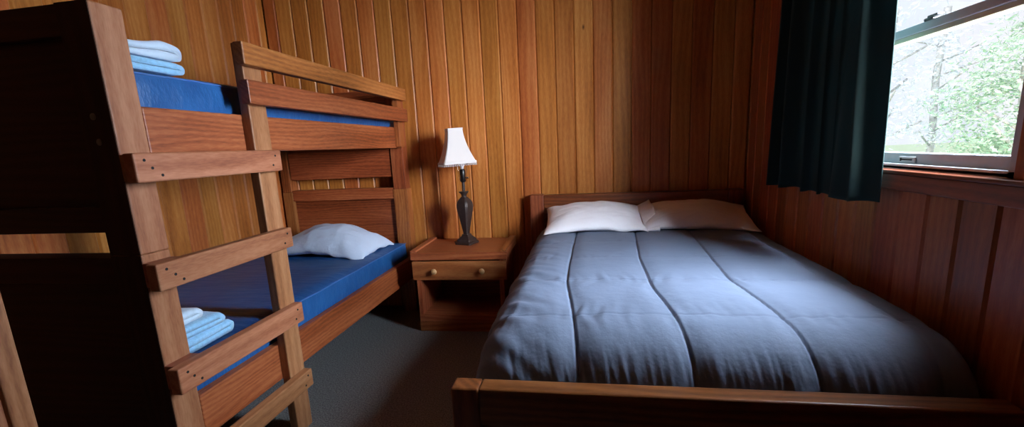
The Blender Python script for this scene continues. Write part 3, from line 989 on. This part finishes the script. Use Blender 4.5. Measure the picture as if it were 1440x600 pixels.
for i in range(NU):
    a = A[i, 0]
    for j in range(NV):
        y = Bv[0, j]
        wr[i, j] = noise.noise(Vector((a * 28 + 2.0 * noise.noise(Vector((a * 5, y * 5, 3))), y * 7, 0.0)))
        fo[i, j] = noise.noise(Vector((a * 46 + y * 8, y * 5.0, 7.0))) + 0.6 * noise.noise(Vector((a * 90 + y * 20, y * 6.0, 9.0)))
        sw[i, j] = noise.noise(Vector((a * 2.3, y * 2.0, 4.0))) + 0.55 * noise.noise(Vector((a * 6.0 + y * 3, y * 5.0 - a * 2, 5.0))) + 0.25 * noise.noise(Vector((a * 15 - y * 9, y * 12.0, 6.0)))
        lf[i, j] = noise.noise(Vector((a * 6, y * 16.0 + a * 9, 11.0)))
foot = np.clip((-2.06 - Bv) / 0.12, 0, 1)
left = np.clip((-0.06 - A) / 0.2, 0, 1)
D = 0.010 * puff - 0.010 * groove + 0.005 * sw + 0.0062 * pk * wr * (1 + 0.6 * left) + 0.0032 * fo * foot + 0.011 * lf * left
G = G + N * D[:, :, None]
G[:, :, 1] = np.maximum(G[:, :, 1], -2.156)
G[:, :, 0] = np.minimum(G[:, :, 0], 1.066)
base = (0.33, -1.2, 0.3)
cf = grid_mesh('comforter', G, M['comforter'], base=base)
cf.location = base
tag(cf, 'grey blue quilted comforter spread over the wide bed', 'comforter')

# ------------------------------------------------------------------ outside
b = MB(); b.box(XR + 0.3, 60, -40, 60, -0.75, -0.7, 0)
struct(b.build('ground', M['ground']))


def tree(x, y, h, cw_, ch_, label, mat, seed, nleaf=5000, ls=0.10, zc=None):
    t = thing('tree', label, 'tree', (x, y, -0.7))
    t['_base'] = (0, 0, 0)
    r = random.Random(seed)
    b = MB()
    b.tube([(0, 0, 0), (0.05, 0.02, h * 0.3), (-0.03, 0.05, h * 0.6), (0.02, 0, h * 0.95)], 0.09, 8)
    for q in range(9):
        z = h * (0.25 + 0.65 * q / 9)
        a = r.uniform(0, 2 * PI)
        b.tube([(0, 0, z), (math.cos(a) * cw_ * 0.35, math.sin(a) * cw_ * 0.35, z + 0.25), (math.cos(a) * cw_ * 0.6, math.sin(a) * cw_ * 0.6, z + 0.45)], 0.025, 6)
    b.build('trunk', M['bark'], t, 'all', local=True)
    cl_ = [(r.gauss(0, cw_ * 0.42), r.gauss(0, cw_ * 0.42), (zc or h * 0.6) + r.uniform(-1, 1) * ch_ * 0.5, r.uniform(0.22, 0.5)) for _ in range(42)]
    vs, fs = [], []
    for i in range(nleaf):
        c = cl_[r.randrange(len(cl_))]
        d = Vector((r.gauss(0, 1), r.gauss(0, 1), r.gauss(0, 0.7))) * c[3] * 0.6
        p = Vector(c[:3]) + d
        u = Vector((r.gauss(0, 1), r.gauss(0, 1), r.gauss(0, 1))).normalized()
        w = u.orthogonal().normalized()
        s = ls * r.uniform(0.5, 1.2)
        k = len(vs)
        vs += [p - u * s, p + w * s * 0.4, p + u * s, p - w * s * 0.4]
        fs.append((k, k + 1, k + 2, k + 3))
    me = bpy.data.meshes.new('foliage')
    me.from_pydata(vs, [], fs); me.update()
    link('foliage', me, mat, t)
    return t


def polar(az, dist):
    return (dist * math.sin(math.radians(az)), -3.427 + dist * math.cos(math.radians(az)))


x, y = polar(38.3, 11.0); tree(x, y, 4.6, 0.95, 3.6, 'leafy green tree outside the window, on the side away from the curtain', M['leaf_a'], 3, 9000, 0.055, 2.3)
x, y = polar(32.6, 19.0); tree(x, y, 5.6, 2.0, 3.4, 'pale hazy tree farther outside the middle of the window', M['leaf_b'], 5, 1500, 0.10, 3.2)
x, y = polar(29.0, 16.0); tree(x, y, 5.2, 1.4, 3.2, 'pale hazy tree outside, next to the curtain edge', M['leaf_b'], 8, 1100, 0.09, 3.3)

# ------------------------------------------------------------------ light
w = bpy.data.worlds.new('sky'); scn.world = w; w.use_nodes = True
nt = w.node_tree; nt.nodes.clear()
wo = nt.nodes.new('ShaderNodeOutputWorld'); bg = nt.nodes.new('ShaderNodeBackground')
tc = nt.nodes.new('ShaderNodeTexCoord'); nz = nt.nodes.new('ShaderNodeTexNoise')
nz.inputs['Scale'].default_value = 9; nz.inputs['Detail'].default_value = 5
cr = nt.nodes.new('ShaderNodeValToRGB')
cr.color_ramp.elements[0].position = 0.38; cr.color_ramp.elements[0].color = (0.80, 0.83, 0.97, 1)
cr.color_ramp.elements[1].position = 0.62; cr.color_ramp.elements[1].color = (0.97, 0.96, 1.0, 1)
nt.links.new(tc.outputs['Generated'], nz.inputs['Vector']); nt.links.new(nz.outputs[0], cr.inputs[0])
nt.links.new(cr.outputs[0], bg.inputs[0]); bg.inputs[1].default_value = 1.2
nt.links.new(bg.outputs[0], wo.inputs[0])

# bright open sky beside the house, shining in through the window
ld = bpy.data.lights.new('sky_light', 'AREA'); ld.shape = 'RECTANGLE'; ld.size = 3.6; ld.size_y = 2.3
ld.energy = 3100; ld.color = (0.76, 0.87, 1.0)
lo_ = bpy.data.objects.new('sky_light', ld); col.objects.link(lo_)
lo_.location = (1.75, -3.30, 2.25)
lo_.rotation_euler = (Vector((-1, 0, -0.35)).to_track_quat('-Z', 'Y')).to_euler()
l2 = bpy.data.lights.new('bright_cloud', 'AREA'); l2.shape = 'RECTANGLE'; l2.size = 4.2; l2.size_y = 1.5
l2.energy = 2700; l2.color = (1.0, 0.96, 0.93)
o2 = bpy.data.objects.new('bright_cloud', l2); col.objects.link(o2)
o2.location = (3.3, -4.8, 1.95)
o2.rotation_euler = ((Vector((1.08, -1.85, 1.5)) - Vector((3.3, -4.8, 1.95))).to_track_quat('-Z', 'Y')).to_euler()
sd = bpy.data.lights.new('sun', 'SUN'); sd.energy = 3.2; sd.angle = math.radians(1.0); sd.color = (1, 0.97, 0.92)
so = bpy.data.objects.new('sun', sd); col.objects.link(so)
so.rotation_euler = (Vector((0.75, 0.45, -0.75)).to_track_quat('-Z', 'Y')).to_euler()

# ------------------------------------------------------------------ camera
cam = bpy.data.cameras.new('camera'); co = bpy.data.objects.new('camera', cam); col.objects.link(co)
cam.sensor_fit = 'HORIZONTAL'; cam.sensor_width = 36.0; cam.lens = 16.0
cam.shift_y = 35.13 / 1440.0
cam.clip_start = 0.02
yaw, pitch, roll = [math.radians(a) for a in (-9.854, 11.3656, -2.7448)]
f = Vector((math.sin(yaw), math.cos(yaw), 0)); r = Vector((math.cos(yaw), -math.sin(yaw), 0)); u = Vector((0, 0, 1))
f2 = math.cos(pitch) * f - math.sin(pitch) * u; u2 = math.cos(pitch) * u + math.sin(pitch) * f
r3 = math.cos(roll) * r + math.sin(roll) * u2; u3 = -math.sin(roll) * r + math.cos(roll) * u2
mw = Matrix((r3, u3, -f2)).transposed().to_4x4()
mw.translation = (0, -3.4275, 1.262)
co.matrix_world = mw
scn.camera = co

scn.view_settings.view_transform = 'Standard'
scn.view_settings.look = 'None'
scn.view_settings.exposure = 0.0
scn.cycles.max_bounces = 8
scn.cycles.diffuse_bounces = 5
scn.cycles.transparent_max_bounces = 12
scn.cycles.sample_clamp_indirect = 4.0
scn.cycles.use_denoising = True
try:
    scn.cycles.denoiser = 'OPENIMAGEDENOISE'
except Exception:
    pass
for o in bpy.data.objects:
    if '_base' in o.keys():
        del o['_base']
